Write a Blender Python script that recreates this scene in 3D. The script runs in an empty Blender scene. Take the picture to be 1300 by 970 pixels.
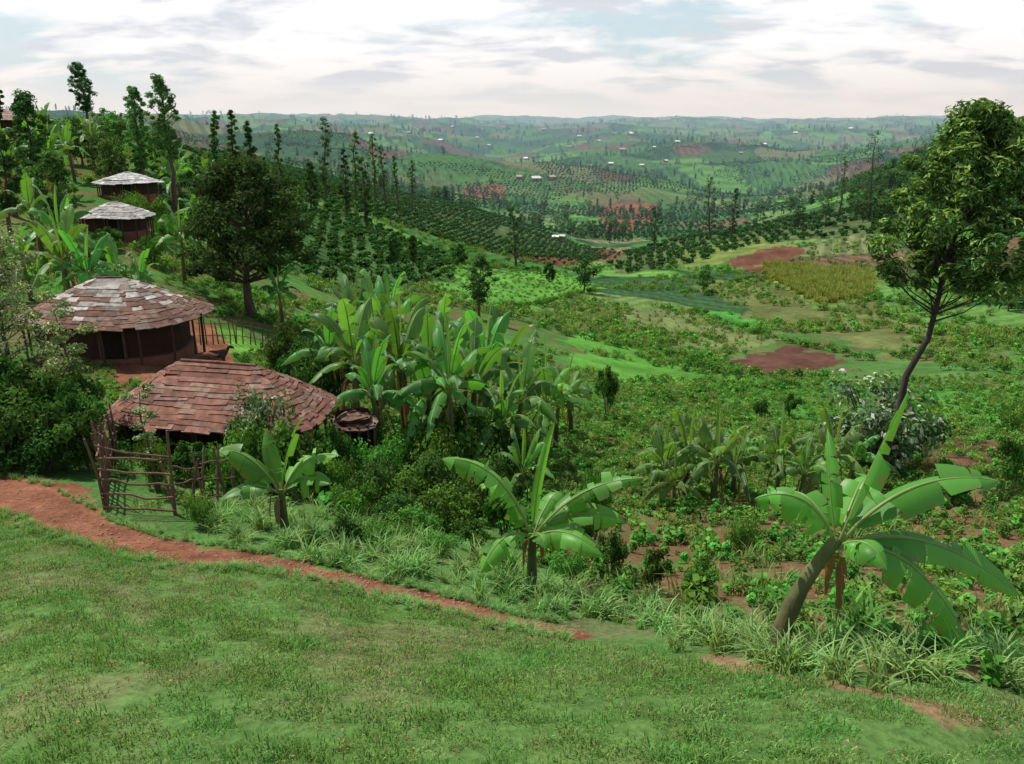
import bpy, math, numpy as np
from mathutils import Vector
rng=np.random.default_rng(11)
scene=bpy.context.scene
F=1011.0; PT=math.atan(287/F); cP,sP=math.cos(PT),math.sin(PT)
# ------------------------------------------------------------ helpers
def slope(v):
    return np.tan(np.arctan((440-np.asarray(v,float))/F)-PT)
def hsh(ix,iy,s):
    n=(ix.astype(np.int64)*374761393+iy.astype(np.int64)*668265263+s*974634777)&0x7fffffff
    n=((n^(n>>13))*1274126177)&0x7fffffff
    n=((n^(n>>15))*461845907)&0x7fffffff
    return ((n^(n>>16))&0xffffff)/float(0xffffff)
def vn(x,y,s=0):
    x=np.asarray(x,float);y=np.asarray(y,float)
    ix=np.floor(x);iy=np.floor(y);fx=x-ix;fy=y-iy
    fx=fx*fx*(3-2*fx);fy=fy*fy*(3-2*fy)
    a=hsh(ix,iy,s);b=hsh(ix+1,iy,s);c=hsh(ix,iy+1,s);d=hsh(ix+1,iy+1,s)
    return (a*(1-fx)+b*fx)*(1-fy)+(c*(1-fx)+d*fx)*fy
def fbm(x,y,s=0,o=4):
    t=0;a=.5;n=0
    for k in range(o):
        t=t+a*vn(np.asarray(x)*2**k+7.3*k,np.asarray(y)*2**k+3.1*k,s+k);n+=a;a*=.5
    return t/n
def sm(a,b,x):
    t=np.clip((x-a)/(b-a),0,1);return t*t*(3-2*t)
# ------------------------------------------------------------ terrain profile (sections of estimated depth and image pixel row)
COL=[
(-.643,[(6,881),(9.5,750),(14,650),(17,600),(22,540),(30,462),(40,395),(50,335),(65,262),(80,208),(100,168),(130,146),(170,140),(250,160),(400,165),(900,160),(3000,154),(9000,152)]),
(-.495,[(6,881),(9,785),(12.5,700),(16,640),(20,585),(25,508),(30,462),(40,402),(50,330),(56,292),(68,244),(80,215),(100,185),(130,168),(170,162),(220,166),(400,172),(900,164),(3000,156),(9000,152)]),
(-.346,[(6,885),(9,785),(12,708),(14,675),(17,640),(21,595),(27,512),(33,460),(48,398),(65,335),(80,300),(100,265),(130,235),(170,215),(220,200),(300,194),(400,204),(700,184),(1200,170),(3000,157),(9000,152)]),
(-.198,[(6,890),(8,830),(10,775),(13,705),(16,670),(20,635),(27,570),(35,510),(50,440),(70,385),(100,330),(140,290),(180,262),(230,245),(300,230),(400,246),(700,208),(1200,182),(2000,168),(4000,157),(9000,152)]),
(-.049,[(6,890),(8,838),(9.7,790),(12,735),(15,700),(20,650),(28,585),(40,510),(60,435),(85,390),(120,350),(170,330),(230,300),(290,268),(340,260),(450,290),(650,245),(900,222),(1200,200),(1800,185),(2500,172),(4000,160),(9000,152)]),
(.099,[(6,890),(8,842),(10,800),(13,752),(17,705),(24,640),(34,570),(50,500),(75,440),(110,400),(160,365),(220,340),(300,320),(400,300),(550,275),(750,245),(1000,220),(1400,200),(2000,185),(3000,170),(5000,157),(9000,152)]),
(.247,[(6,890),(8,840),(10,800),(13,755),(17,710),(24,650),(34,585),(50,520),(75,465),(105,425),(140,385),(180,345),(220,315),(270,296),(350,304),(450,290),(700,255),(1000,225),(1400,205),(2000,187),(3000,172),(5000,158),(9000,152)]),
(.396,[(6,890),(8,830),(10,790),(14,735),(20,680),(28,620),(40,555),(60,495),(85,450),(110,415),(140,375),(180,330),(220,300),(270,270),(330,250),(450,264),(700,240),(1000,215),(1500,195),(2200,180),(3500,165),(9000,152)]),
(.544,[(6,885),(8,825),(11,770),(15,725),(21,670),(30,600),(42,540),(60,490),(80,455),(105,415),(135,370),(170,325),(210,280),(260,235),(320,195),(380,177),(500,182),(900,190),(2000,175),(4000,160),(9000,152)]),
(.643,[(6,885),(8,825),(11,770),(15,720),(21,665),(30,595),(42,535),(60,483),(80,445),(105,400),(135,350),(170,300),(210,250),(260,205),(320,170),(380,160),(500,165),(900,180),(2000,172),(4000,158),(9000,152)]),
]
L0=math.log(3.0);L1=math.log(9500.0);NL=640
Lg=np.linspace(L0,L1,NL)
ths=[];rows=[]
def prof(t,pts):
    k=math.sqrt(1+t*t)
    r=[0]+[p[0]*k for p in pts];z=[-1.7]+[float(p[0]*slope(p[1])) for p in pts]
    return np.interp(Lg,np.log(np.array(r)+3),z)
for t,p in COL:
    ths.append(math.degrees(math.atan(t)));rows.append(prof(t,p))
flat=np.interp(Lg,np.log(np.array([0,10,60,200,9000])+3),[-1.7,-1.8,1,4,5])
lf=rows[0];rt=rows[-1]
ths=[-180,-110,-60]+ths+[60,110,180];rows=[flat,.5*flat+.5*lf,lf]+rows+[rt,.5*flat+.5*rt,flat]
TG=np.arange(-180,180.01,.5)
R=np.array(rows);HG=np.array([np.interp(TG,ths,R[:,j]) for j in range(NL)])
def gs(a,s):
    n=int(3*s);k=np.exp(-.5*(np.arange(-n,n+1)/s)**2);k/=k.sum()
    p=np.pad(a,[(0,0),(n,n)],mode='edge')
    return np.array([np.convolve(q,k,'valid') for q in p])
HG=gs(HG,4.0);HG=gs(HG.T,4).T
def Hh(x,y):
    x=np.asarray(x,float);y=np.asarray(y,float)
    r=np.hypot(x,y);th=np.degrees(np.arctan2(x,y))
    fl=np.clip((np.log(r+3)-L0)/(L1-L0)*(NL-1),0,NL-1.001);ft=np.clip((th+180)/.5,0,len(TG)-1.001)
    i=fl.astype(int);j=ft.astype(int);a=fl-i;b=ft-j
    z=(HG[i,j]*(1-a)+HG[i+1,j]*a)*(1-b)+(HG[i,j+1]*(1-a)+HG[i+1,j+1]*a)*b
    z=z+.05*(fbm(x*1.7,y*1.7,1,3)-.5)+.35*sm(9,25,r)*(fbm(x*.4,y*.4,2,3)-.5)
    z=z+2.2*sm(40,120,r)*(fbm(x*.05,y*.05,3,3)-.5)
    z=z+sm(420,1000,r)*95*(fbm(x/330,y/300,4,4)-.52)+sm(2000,5000,r)*130*(fbm(x/1100+5,y/900,9,4)-.52)
    return z
_ys=np.exp(np.linspace(math.log(1.5),math.log(9000),2600))
def G(u,v):
    """point on the ground hit by the camera ray through an image pixel"""
    a=(440-v)/F;b=(u-650)/F  # image pixel coordinates to camera ray
    d=np.array([b,cP+a*sP,-sP+a*cP]);d=d/d[1]
    z=Hh(d[0]*_ys,_ys);m=np.nonzero(d[2]*_ys<=z)[0]
    k=m[0] if len(m) else len(_ys)-1
    y=_ys[k];x=d[0]*y
    return np.array([x,y,float(Hh(x,y))])
def at(u,y):
    b=(u-650)/F;D=1.0
    for _ in range(4):
        x=b*y/D;z=float(Hh(x,y));a=math.tan(math.atan(z/y)+PT);D=cP+a*sP
    return np.array([x,y,z])
def hgt(p,vt): return p[1]*float(slope(vt))-p[2]
def poly(pts): return np.array([G(*p)[:2] for p in pts])
def inside(P,x,y):
    x=np.asarray(x);y=np.asarray(y);r=np.zeros(x.shape,bool)
    mk=(x>=P[:,0].min())&(x<=P[:,0].max())&(y>=P[:,1].min())&(y<=P[:,1].max())
    xx=x[mk];yy=y[mk];q=np.zeros(xx.shape,bool);n=len(P)
    for i in range(n):
        x1,y1=P[i];x2,y2=P[(i+1)%n]
        if y1==y2: continue
        c=((y1>yy)!=(y2>yy))&(xx<(x2-x1)*(yy-y1)/(y2-y1)+x1);q^=c
    r[mk]=q;return r
def pdist(L,x,y):
    d=np.full(x.shape,1e9)
    for i in range(len(L)-1):
        a=L[i];b=L[i+1];e=b-a;t=np.clip(((x-a[0])*e[0]+(y-a[1])*e[1])/(e@e),0,1)
        d=np.minimum(d,np.hypot(x-a[0]-t*e[0],y-a[1]-t*e[1]))
    return d
# ------------------------------------------------------------ materials
def newmat(n):
    m=bpy.data.materials.new(n);m.use_nodes=True;nt=m.node_tree;nt.nodes.clear();return m,nt
def N(nt,t,**k):
    n=nt.nodes.new(t)
    for a,b in k.items(): setattr(n,a,b)
    return n
def leafmat(n,trans=.3,rough=.5,var=.5,vein=False,spec=.3):
    m,nt=newmat(n);l=nt.links
    at_=N(nt,'ShaderNodeAttribute',attribute_name='col')
    oi=N(nt,'ShaderNodeObjectInfo');geo=N(nt,'ShaderNodeNewGeometry')
    no=N(nt,'ShaderNodeTexNoise');no.inputs['Scale'].default_value=.9 if not vein else 2.5;no.inputs['Detail'].default_value=2
    l.new(geo.outputs['Position'],no.inputs['Vector'])
    ad=N(nt,'ShaderNodeMath',operation='MULTIPLY_ADD');l.new(oi.outputs['Random'],ad.inputs[0]);ad.inputs[1].default_value=var*.6;ad.inputs[2].default_value=1.06-var*.55
    a2=N(nt,'ShaderNodeMath',operation='MULTIPLY_ADD');l.new(no.outputs[0],a2.inputs[0]);a2.inputs[1].default_value=var;l.new(ad.outputs[0],a2.inputs[2])
    last=a2
    pb=N(nt,'ShaderNodeBsdfPrincipled') if vein else N(nt,'ShaderNodeBsdfDiffuse')
    if vein:
        s=N(nt,'ShaderNodeMath',operation='MULTIPLY');l.new(at_.outputs['Alpha'],s.inputs[0]);s.inputs[1].default_value=640
        s2=N(nt,'ShaderNodeMath',operation='SINE');l.new(s.outputs[0],s2.inputs[0])
        s3=N(nt,'ShaderNodeMath',operation='MULTIPLY_ADD');l.new(s2.outputs[0],s3.inputs[0]);s3.inputs[1].default_value=.08;l.new(a2.outputs[0],s3.inputs[2]);last=s3
        bp=N(nt,'ShaderNodeBump');bp.inputs['Strength'].default_value=.3;bp.inputs['Distance'].default_value=.008;l.new(s2.outputs[0],bp.inputs['Height']);l.new(bp.outputs[0],pb.inputs['Normal'])
    mx=N(nt,'ShaderNodeVectorMath',operation='SCALE');l.new(at_.outputs['Color'],mx.inputs[0]);l.new(last.outputs[0],mx.inputs['Scale'])
    hs=N(nt,'ShaderNodeHueSaturation');l.new(mx.outputs[0],hs.inputs['Color'])
    hm=N(nt,'ShaderNodeMath',operation='MULTIPLY_ADD');l.new(oi.outputs['Random'],hm.inputs[0]);hm.inputs[1].default_value=.05;hm.inputs[2].default_value=.465
    l.new(hm.outputs[0],hs.inputs['Hue'])
    if vein:
        pb.inputs['Roughness'].default_value=rough;pb.inputs['Specular IOR Level'].default_value=spec
        l.new(hs.outputs[0],pb.inputs['Base Color'])
    else: l.new(hs.outputs[0],pb.inputs['Color'])
    tr=N(nt,'ShaderNodeBsdfTranslucent');tc=N(nt,'ShaderNodeVectorMath',operation='MULTIPLY');l.new(hs.outputs[0],tc.inputs[0]);tc.inputs[1].default_value=(1.7,1.6,.6);l.new(tc.outputs[0],tr.inputs[0])
    ms=N(nt,'ShaderNodeMixShader');ms.inputs[0].default_value=trans;l.new(pb.outputs[0],ms.inputs[1]);l.new(tr.outputs[0],ms.inputs[2])
    o=N(nt,'ShaderNodeOutputMaterial');l.new(ms.outputs[0],o.inputs[0]);return m
def colmat(n,rough=.85,sc=8,amt=.5,bump=.3,bsc=20,stretch=(1,1,1),spec=.2,metal=0):
    m,nt=newmat(n);l=nt.links
    at_=N(nt,'ShaderNodeAttribute',attribute_name='col');tc=N(nt,'ShaderNodeTexCoord')
    mp=N(nt,'ShaderNodeMapping');mp.inputs['Scale'].default_value=stretch;l.new(tc.outputs['Object'],mp.inputs[0])
    no=N(nt,'ShaderNodeTexNoise');no.inputs['Scale'].default_value=sc;no.inputs['Detail'].default_value=6;l.new(mp.outputs[0],no.inputs['Vector'])
    a=N(nt,'ShaderNodeMath',operation='MULTIPLY_ADD');l.new(no.outputs[0],a.inputs[0]);a.inputs[1].default_value=2*amt;a.inputs[2].default_value=1-amt
    mx=N(nt,'ShaderNodeVectorMath',operation='SCALE');l.new(at_.outputs['Color'],mx.inputs[0]);l.new(a.outputs[0],mx.inputs['Scale'])
    pb=N(nt,'ShaderNodeBsdfPrincipled');pb.inputs['Roughness'].default_value=rough;pb.inputs['Specular IOR Level'].default_value=spec;pb.inputs['Metallic'].default_value=metal
    l.new(mx.outputs[0],pb.inputs['Base Color'])
    n2=N(nt,'ShaderNodeTexNoise');n2.inputs['Scale'].default_value=bsc;n2.inputs['Detail'].default_value=5;l.new(mp.outputs[0],n2.inputs['Vector'])
    bp=N(nt,'ShaderNodeBump');bp.inputs['Strength'].default_value=bump;bp.inputs['Distance'].default_value=.05;l.new(n2.outputs[0],bp.inputs['Height']);l.new(bp.outputs[0],pb.inputs['Normal'])
    o=N(nt,'ShaderNodeOutputMaterial');l.new(pb.outputs[0],o.inputs[0]);return m
M_leaf=leafmat('foliage',.24,.65,.6,spec=.2)
M_grass=leafmat('grass_blades',.25,.7,.7,spec=.15)
M_ban=leafmat('banana_leaf',.33,.36,.45,True,.42)
M_bark=colmat('bark',.9,6,.5,.6,14,(1,1,.25))
M_mud=colmat('mud',.95,3,.35,.5,10)
M_tin=colmat('rusty_sheet',.85,5,.95,.3,16,spec=.2)
M_wood=colmat('wood',.9,10,.5,.5,25,(1,1,.3))
def groundmat():
    m,nt=newmat('ground_soil_grass');l=nt.links
    at_=N(nt,'ShaderNodeAttribute',attribute_name='col');geo=N(nt,'ShaderNodeNewGeometry')
    last=None
    for sc,am,de in ((9,1.2,4),(1.1,.9,3),(.09,.7,3)):
        no=N(nt,'ShaderNodeTexNoise');no.inputs['Scale'].default_value=sc;no.inputs['Detail'].default_value=de;l.new(geo.outputs['Position'],no.inputs['Vector'])
        a=N(nt,'ShaderNodeMath',operation='MULTIPLY_ADD');l.new(no.outputs[0],a.inputs[0]);a.inputs[1].default_value=am;a.inputs[2].default_value=1-am*.5
        if last is None: last=a
        else:
            q=N(nt,'ShaderNodeMath',operation='MULTIPLY');l.new(last.outputs[0],q.inputs[0]);l.new(a.outputs[0],q.inputs[1]);last=q
    mx=N(nt,'ShaderNodeVectorMath',operation='SCALE');l.new(at_.outputs['Color'],mx.inputs[0]);l.new(last.outputs[0],mx.inputs['Scale'])
    pb=N(nt,'ShaderNodeBsdfDiffuse')
    l.new(mx.outputs[0],pb.inputs['Color'])
    n2=N(nt,'ShaderNodeTexNoise');n2.inputs['Scale'].default_value=9;n2.inputs['Detail'].default_value=5;l.new(geo.outputs['Position'],n2.inputs['Vector'])
    bp=N(nt,'ShaderNodeBump');bp.inputs['Strength'].default_value=.9;bp.inputs['Distance'].default_value=.09;l.new(n2.outputs[0],bp.inputs['Height']);l.new(bp.outputs[0],pb.inputs['Normal'])
    o=N(nt,'ShaderNodeOutputMaterial');l.new(pb.outputs[0],o.inputs[0]);return m
M_ground=groundmat()
# ------------------------------------------------------------ mesh builder
class MB:
    def __init__(s): s.v=[];s.c=[];s.f=[];s.m=[];s.n=0
    def add(s,V,Fc,col=(.1,.1,.1),mat=0):
        V=np.asarray(V,float).reshape(-1,3);Fc=np.asarray(Fc,int);c=np.asarray(col,float)
        if c.ndim==1:
            c=np.tile(c,(len(V),1))
        if c.shape[1]==3: c=np.hstack([c,np.ones((len(c),1))])
        s.v.append(V);s.c.append(c);s.f.append(Fc+s.n);s.m.append(np.full(len(Fc),mat));s.n+=len(V)
    def mesh(s,name,mats,smooth=False):
        me=bpy.data.meshes.new(name);V=np.vstack(s.v);C=np.vstack(s.c)
        li=np.concatenate([f.ravel() for f in s.f]);ln=np.concatenate([np.full(len(f),f.shape[1]) for f in s.f])
        me.vertices.add(len(V));me.vertices.foreach_set('co',V.astype(np.float32).ravel())
        me.loops.add(len(li));me.loops.foreach_set('vertex_index',li.astype(np.int32))
        me.polygons.add(len(ln));st=np.concatenate([[0],np.cumsum(ln)[:-1]])
        me.polygons.foreach_set('loop_start',st.astype(np.int32))
        me.polygons.foreach_set('material_index',np.concatenate(s.m).astype(np.int32))
        if smooth: me.polygons.foreach_set('use_smooth',np.ones(len(ln),bool))
        me.update(calc_edges=True)
        a=me.color_attributes.new('col','FLOAT_COLOR','POINT');a.data.foreach_set('color',C.astype(np.float32).ravel())
        for m in mats: me.materials.append(m)
        return me
def obj(name,me,loc=(0,0,0),rz=0,sc=1,parent=None,rot=None):
    o=bpy.data.objects.new(name,me);o.location=[float(q) for q in loc];o.rotation_euler=rot if rot is not None else (0,0,rz)
    o.scale=(sc,sc,sc) if np.isscalar(sc) else sc
    scene.collection.objects.link(o)
    if parent: o.parent=parent
    return o
def nrm(a): return a/np.maximum(np.linalg.norm(a,axis=-1,keepdims=True),1e-9)
def tube(mb,P,rad,col,mat=0,seg=8):
    P=np.asarray(P,float);n=len(P);rad=np.broadcast_to(rad,(n,))
    T=nrm(np.gradient(P,axis=0));ref=np.array([0,0,1.]) if abs(T[0,2])<.8 else np.array([1.,0,0])
    S=nrm(np.cross(T,ref));B=np.cross(T,S);a=np.linspace(0,2*np.pi,seg,endpoint=False)
    V=P[:,None]+rad[:,None,None]*(np.cos(a)[None,:,None]*S[:,None]+np.sin(a)[None,:,None]*B[:,None])
    i,j=np.meshgrid(np.arange(n-1),np.arange(seg),indexing='ij');j2=(j+1)%seg
    Fc=np.stack([i*seg+j,i*seg+j2,(i+1)*seg+j2,(i+1)*seg+j],-1).reshape(-1,4)
    col=np.asarray(col,float)
    if col.ndim==2: col=np.repeat(col,seg,axis=0)
    mb.add(V.reshape(-1,3),Fc,col,mat)
    mb.add(V[-1],[list(range(seg))],col if col.ndim==1 else col[-seg:],mat)
def leaves(mb,C,Nn,size,asp,cols,mat,rg):
    n=len(C);Nn=nrm(Nn);T=nrm(np.cross(Nn,rg.normal(size=(n,3))));B=np.cross(Nn,T)
    s=np.broadcast_to(size,(n,))[:,None]
    V=np.stack([C-T*s,C+B*s*asp+Nn*s*.18,C+T*s-Nn*s*.1,C-B*s*asp+Nn*s*.18],1)
    Fc=np.arange(4*n).reshape(n,4);mb.add(V.reshape(-1,3),Fc,np.repeat(cols,4,axis=0),mat)
def clump(mb,c,r,n,ls,col,rg,mat=1,asp=.5,shell=.45,tips=None):
    d=nrm(rg.normal(size=(n,3)));q=rg.random(n)**shell
    P=np.asarray(c)+d*q[:,None]*np.asarray(r)
    Nn=d*.8+np.array([0,0,.7])+rg.normal(size=(n,3))*.6
    cf=rg.uniform(.6,1.4,(n,1));cl=np.asarray(col)*cf
    if tips is not None:
        k=rg.random(n)<tips[0];cl[k]=np.asarray(tips[1])*cf[k]
    leaves(mb,P,Nn,ls*rg.uniform(.7,1.35,n),asp,cl,mat,rg)
PROF={'round':lambda t:np.sqrt(np.clip(1-(2*t-.85)**2/1.35,0.02,1)),
'col':lambda t:np.clip(np.sin(np.pi*np.clip(t*.92+.06,0,1))**.6,.1,1),
'cone':lambda t:np.clip(1.05-t,.08,1),
'umb':lambda t:np.clip(.35+t*.9-1.2*np.clip(t-.8,0,1)*2.5,.1,1)}
def tree(seed,H,bf,Rr,kind,ncl,cs,nl,ls,tr,col,lean=(0,0),bark=(.1,.075,.05),asp=.5,tips=None,flat=.75,limb=True,seg=7,rag=(.7,1.15)):
    rg=np.random.default_rng(seed);mb=MB();t=np.linspace(0,1,10)
    wob=np.cumsum(rg.normal(size=(10,2))*.012*H,axis=0);wob-=wob[0]
    C=np.stack([lean[0]*t**1.2+wob[:,0],lean[1]*t**1.2+wob[:,1],t*H*.95],-1)
    rad=tr*(1-.85*t)+tr*.5*np.exp(-t*18)
    C[0,2]=-.4
    tube(mb,C,rad,bark,0,seg)
    ctr=lambda q:np.array([np.interp(q,t,C[:,0]),np.interp(q,t,C[:,1])])
    pf=PROF[kind]
    for k in range(ncl):
        q=(k+.5)/ncl+rg.uniform(-.3,.3)/ncl;q=min(max(q,0.01),.99);h=(bf+(1-bf)*q)
        R_=Rr*float(pf(q));a=k*2.4+rg.uniform(-.6,.6);rr=R_*math.sqrt(rg.uniform(.1,1))*rg.uniform(*rag)
        xy=ctr(h)+rr*np.array([math.cos(a),math.sin(a)])
        c=np.array([xy[0],xy[1],h*H]);s=cs*rg.uniform(.6,1.35)
        if limb:
            hb=max(h-.5*rr/H-.03,bf*.75);b0=np.append(ctr(hb),hb*H);mid=(b0+c)/2+np.array([0,0,-.08*rr])
            r0=tr*.35*(1-hb*.7);tube(mb,[b0,mid,c],[r0,r0*.6,r0*.25],bark,0,5)
        cc=np.asarray(col)*rg.uniform(.65,1.4)
        clump(mb,c,(s,s,s*flat),int(nl*rg.uniform(.7,1.3)),ls,cc,rg,1,asp,tips=tips)
    return mb
# ------------------------------------------------------------ geometry-node scatter
def scatter(name,meshes,P,rz,sc,idx=None,tilt=0.0):
    P=np.asarray(P,float);n=len(P)
    col=bpy.data.collections.new(name+'_parts')
    for i,m in enumerate(meshes):
        o=bpy.data.objects.new('%s_part_%02d'%(name,i),m);col.objects.link(o)
    me=bpy.data.meshes.new(name);me.vertices.add(n);me.vertices.foreach_set('co',P.astype(np.float32).ravel())
    rot=np.zeros((n,3));rot[:,2]=rz
    if tilt: rot[:,:2]=rng.normal(size=(n,2))*tilt
    sc=np.asarray(sc,float)
    if sc.ndim<2: sc=np.repeat(np.broadcast_to(sc,(n,))[:,None],3,1)
    if idx is None: idx=rng.integers(0,len(meshes),n)
    a=me.attributes.new('rot','FLOAT_VECTOR','POINT');a.data.foreach_set('vector',rot.astype(np.float32).ravel())
    a=me.attributes.new('scl','FLOAT_VECTOR','POINT');a.data.foreach_set('vector',sc.astype(np.float32).ravel())
    a=me.attributes.new('idx','INT','POINT');a.data.foreach_set('value',np.asarray(idx).astype(np.int32))
    ng=bpy.data.node_groups.new(name+'_gn','GeometryNodeTree')
    ng.interface.new_socket('Geometry',in_out='INPUT',socket_type='NodeSocketGeometry');ng.interface.new_socket('Geometry',in_out='OUTPUT',socket_type='NodeSocketGeometry')
    gi=ng.nodes.new('NodeGroupInput');go=ng.nodes.new('NodeGroupOutput');ip=ng.nodes.new('GeometryNodeInstanceOnPoints');ci=ng.nodes.new('GeometryNodeCollectionInfo')
    ci.inputs['Collection'].default_value=col;ci.inputs['Separate Children'].default_value=True;ci.inputs['Reset Children'].default_value=True
    def na(nm,ty):
        q=ng.nodes.new('GeometryNodeInputNamedAttribute');q.data_type=ty;q.inputs['Name'].default_value=nm
        return [s for s in q.outputs if s.enabled and s.name=='Attribute'][0]
    er=ng.nodes.new('FunctionNodeEulerToRotation');L=ng.links
    L.new(gi.outputs[0],ip.inputs['Points']);L.new(ci.outputs[0],ip.inputs['Instance']);ip.inputs['Pick Instance'].default_value=True
    L.new(na('idx','INT'),ip.inputs['Instance Index']);L.new(na('rot','FLOAT_VECTOR'),er.inputs[0]);L.new(er.outputs[0],ip.inputs['Rotation'])
    L.new(na('scl','FLOAT_VECTOR'),ip.inputs['Scale']);L.new(ip.outputs[0],go.inputs[0])
    o=bpy.data.objects.new(name,me);scene.collection.objects.link(o);md=o.modifiers.new('inst','NODES');md.node_group=ng
    return o
def onground(x,y,dz=0): return np.stack([x,y,Hh(x,y)+dz],-1)
def fill(P,dens):
    lo=P.min(0);hi=P.max(0);n=int((hi-lo).prod()*dens);x=rng.uniform(lo[0],hi[0],n);y=rng.uniform(lo[1],hi[1],n);k=inside(P,x,y);return x[k],y[k]
def rowfill(P,sx,sy,ang=0,jit=.15):
    lo=P.min(0);hi=P.max(0);c=(lo+hi)/2;r=np.hypot(*(hi-lo))/2
    a,b=np.meshgrid(np.arange(-r,r,sx),np.arange(-r,r,sy));a=a.ravel()+rng.normal(size=a.size)*jit*sx;b=b.ravel()+rng.normal(size=b.size)*jit*sy*.4
    x=c[0]+a*math.cos(ang)-b*math.sin(ang);y=c[1]+a*math.sin(ang)+b*math.cos(ang);k=inside(P,x,y);return x[k],y[k]
# ------------------------------------------------------------ land use
SOIL=(.25,.11,.065);PLOW=(.10,.05,.037)
path=np.array([G(*p)[:2] for p in [(-80,606),(30,630),(100,668),(180,694),(300,710),(420,730),(520,755),(620,782),(720,802)]])
path2=np.array([G(*p)[:2] for p in [(900,838),(1000,858),(1110,880),(1200,905)]])
yard=poly([(-90,588),(60,606),(125,635),(150,672),(95,676),(0,648),(-90,630)])
yard2=poly([(150,490),(262,482),(300,458),(272,412),(225,400),(120,420)])
yard3=poly([(100,300),(210,302),(218,286),(90,280)])
crop=poly([(700,690),(780,600),(1000,590),(1340,640),(1340,880),(1120,860),(900,800),(720,770)])
hillP=np.array([(-48,128),(-34,165),(-14,186),(8,215),(30,250),(30,300),(0,352),(-60,335),(-95,300),(-90,215),(-70,150)],float)
hill2P=np.array([(-27,66),(-14,78),(-8,110),(-12,150),(-34,162),(-46,128),(-43,85)],float)
redP=np.array([(-8,182),(12,205),(36,245),(36,290),(27,300),(24,255),(6,222),(-10,196)],float)
slopeP=poly([(762,335),(800,320),(900,298),(1060,268),(1130,262),(1120,300),(1060,302),(950,312),(900,330),(800,348)])
FLD=[(hillP,(.085,.13,.05),0),
(poly([(915,457),(1010,441),(1078,460),(1012,478),(935,473)]),PLOW,0),
(poly([(920,330),(990,308),(1025,322),(950,350)]),(.14,.068,.045),0),
(poly([(970,335),(1112,345),(1105,378),(1040,388),(975,356)]),(.17,.2,.05),0),
(poly([(880,360),(960,350),(1040,392),(1110,380),(1260,430),(1180,455),(1080,440),(960,405)]),(.12,.14,.05),1),
(poly([(520,345),(560,335),(700,340),(765,365),(700,392),(600,388)]),(.11,.26,.05),0),
(poly([(700,385),(900,400),(985,430),(960,445),(860,440),(720,415)]),(.14,.18,.065),1),
(poly([(720,420),(860,445),(930,480),(850,500),(740,470)]),(.09,.24,.04),1),
(poly([(900,482),(1060,482),(1300,500),(1340,550),(1200,545),(1060,550),(900,520)]),(.07,.2,.04),0),
(poly([(1150,555),(1265,560),(1290,600),(1170,600)]),(.13,.07,.045),0),
(redP,(.14,.065,.045),0),
(poly([(590,233),(640,236),(640,252),(590,250)]),(.18,.08,.05),0),
(poly([(760,262),(835,258),(830,285),(770,300)]),(.18,.08,.045),0),
(poly([(262,420),(300,418),(345,445),(285,456)]),(.12,.27,.045),0),
(poly([(470,330),(560,335),(520,365),(430,362)]),(.09,.2,.04),0),
(poly([(880,392),(950,402),(975,424),(925,418)]),(.065,.22,.04),0),
(slopeP,(.09,.13,.05),0),
(poly([(850,318),(960,300),(1000,310),(920,332),(870,345)]),(.14,.19,.055),0),
(poly([(1120,455),(1300,470),(1300,490),(1130,480)]),(.08,.17,.045),0),
(hill2P,(.06,.12,.038),0),
]
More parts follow.
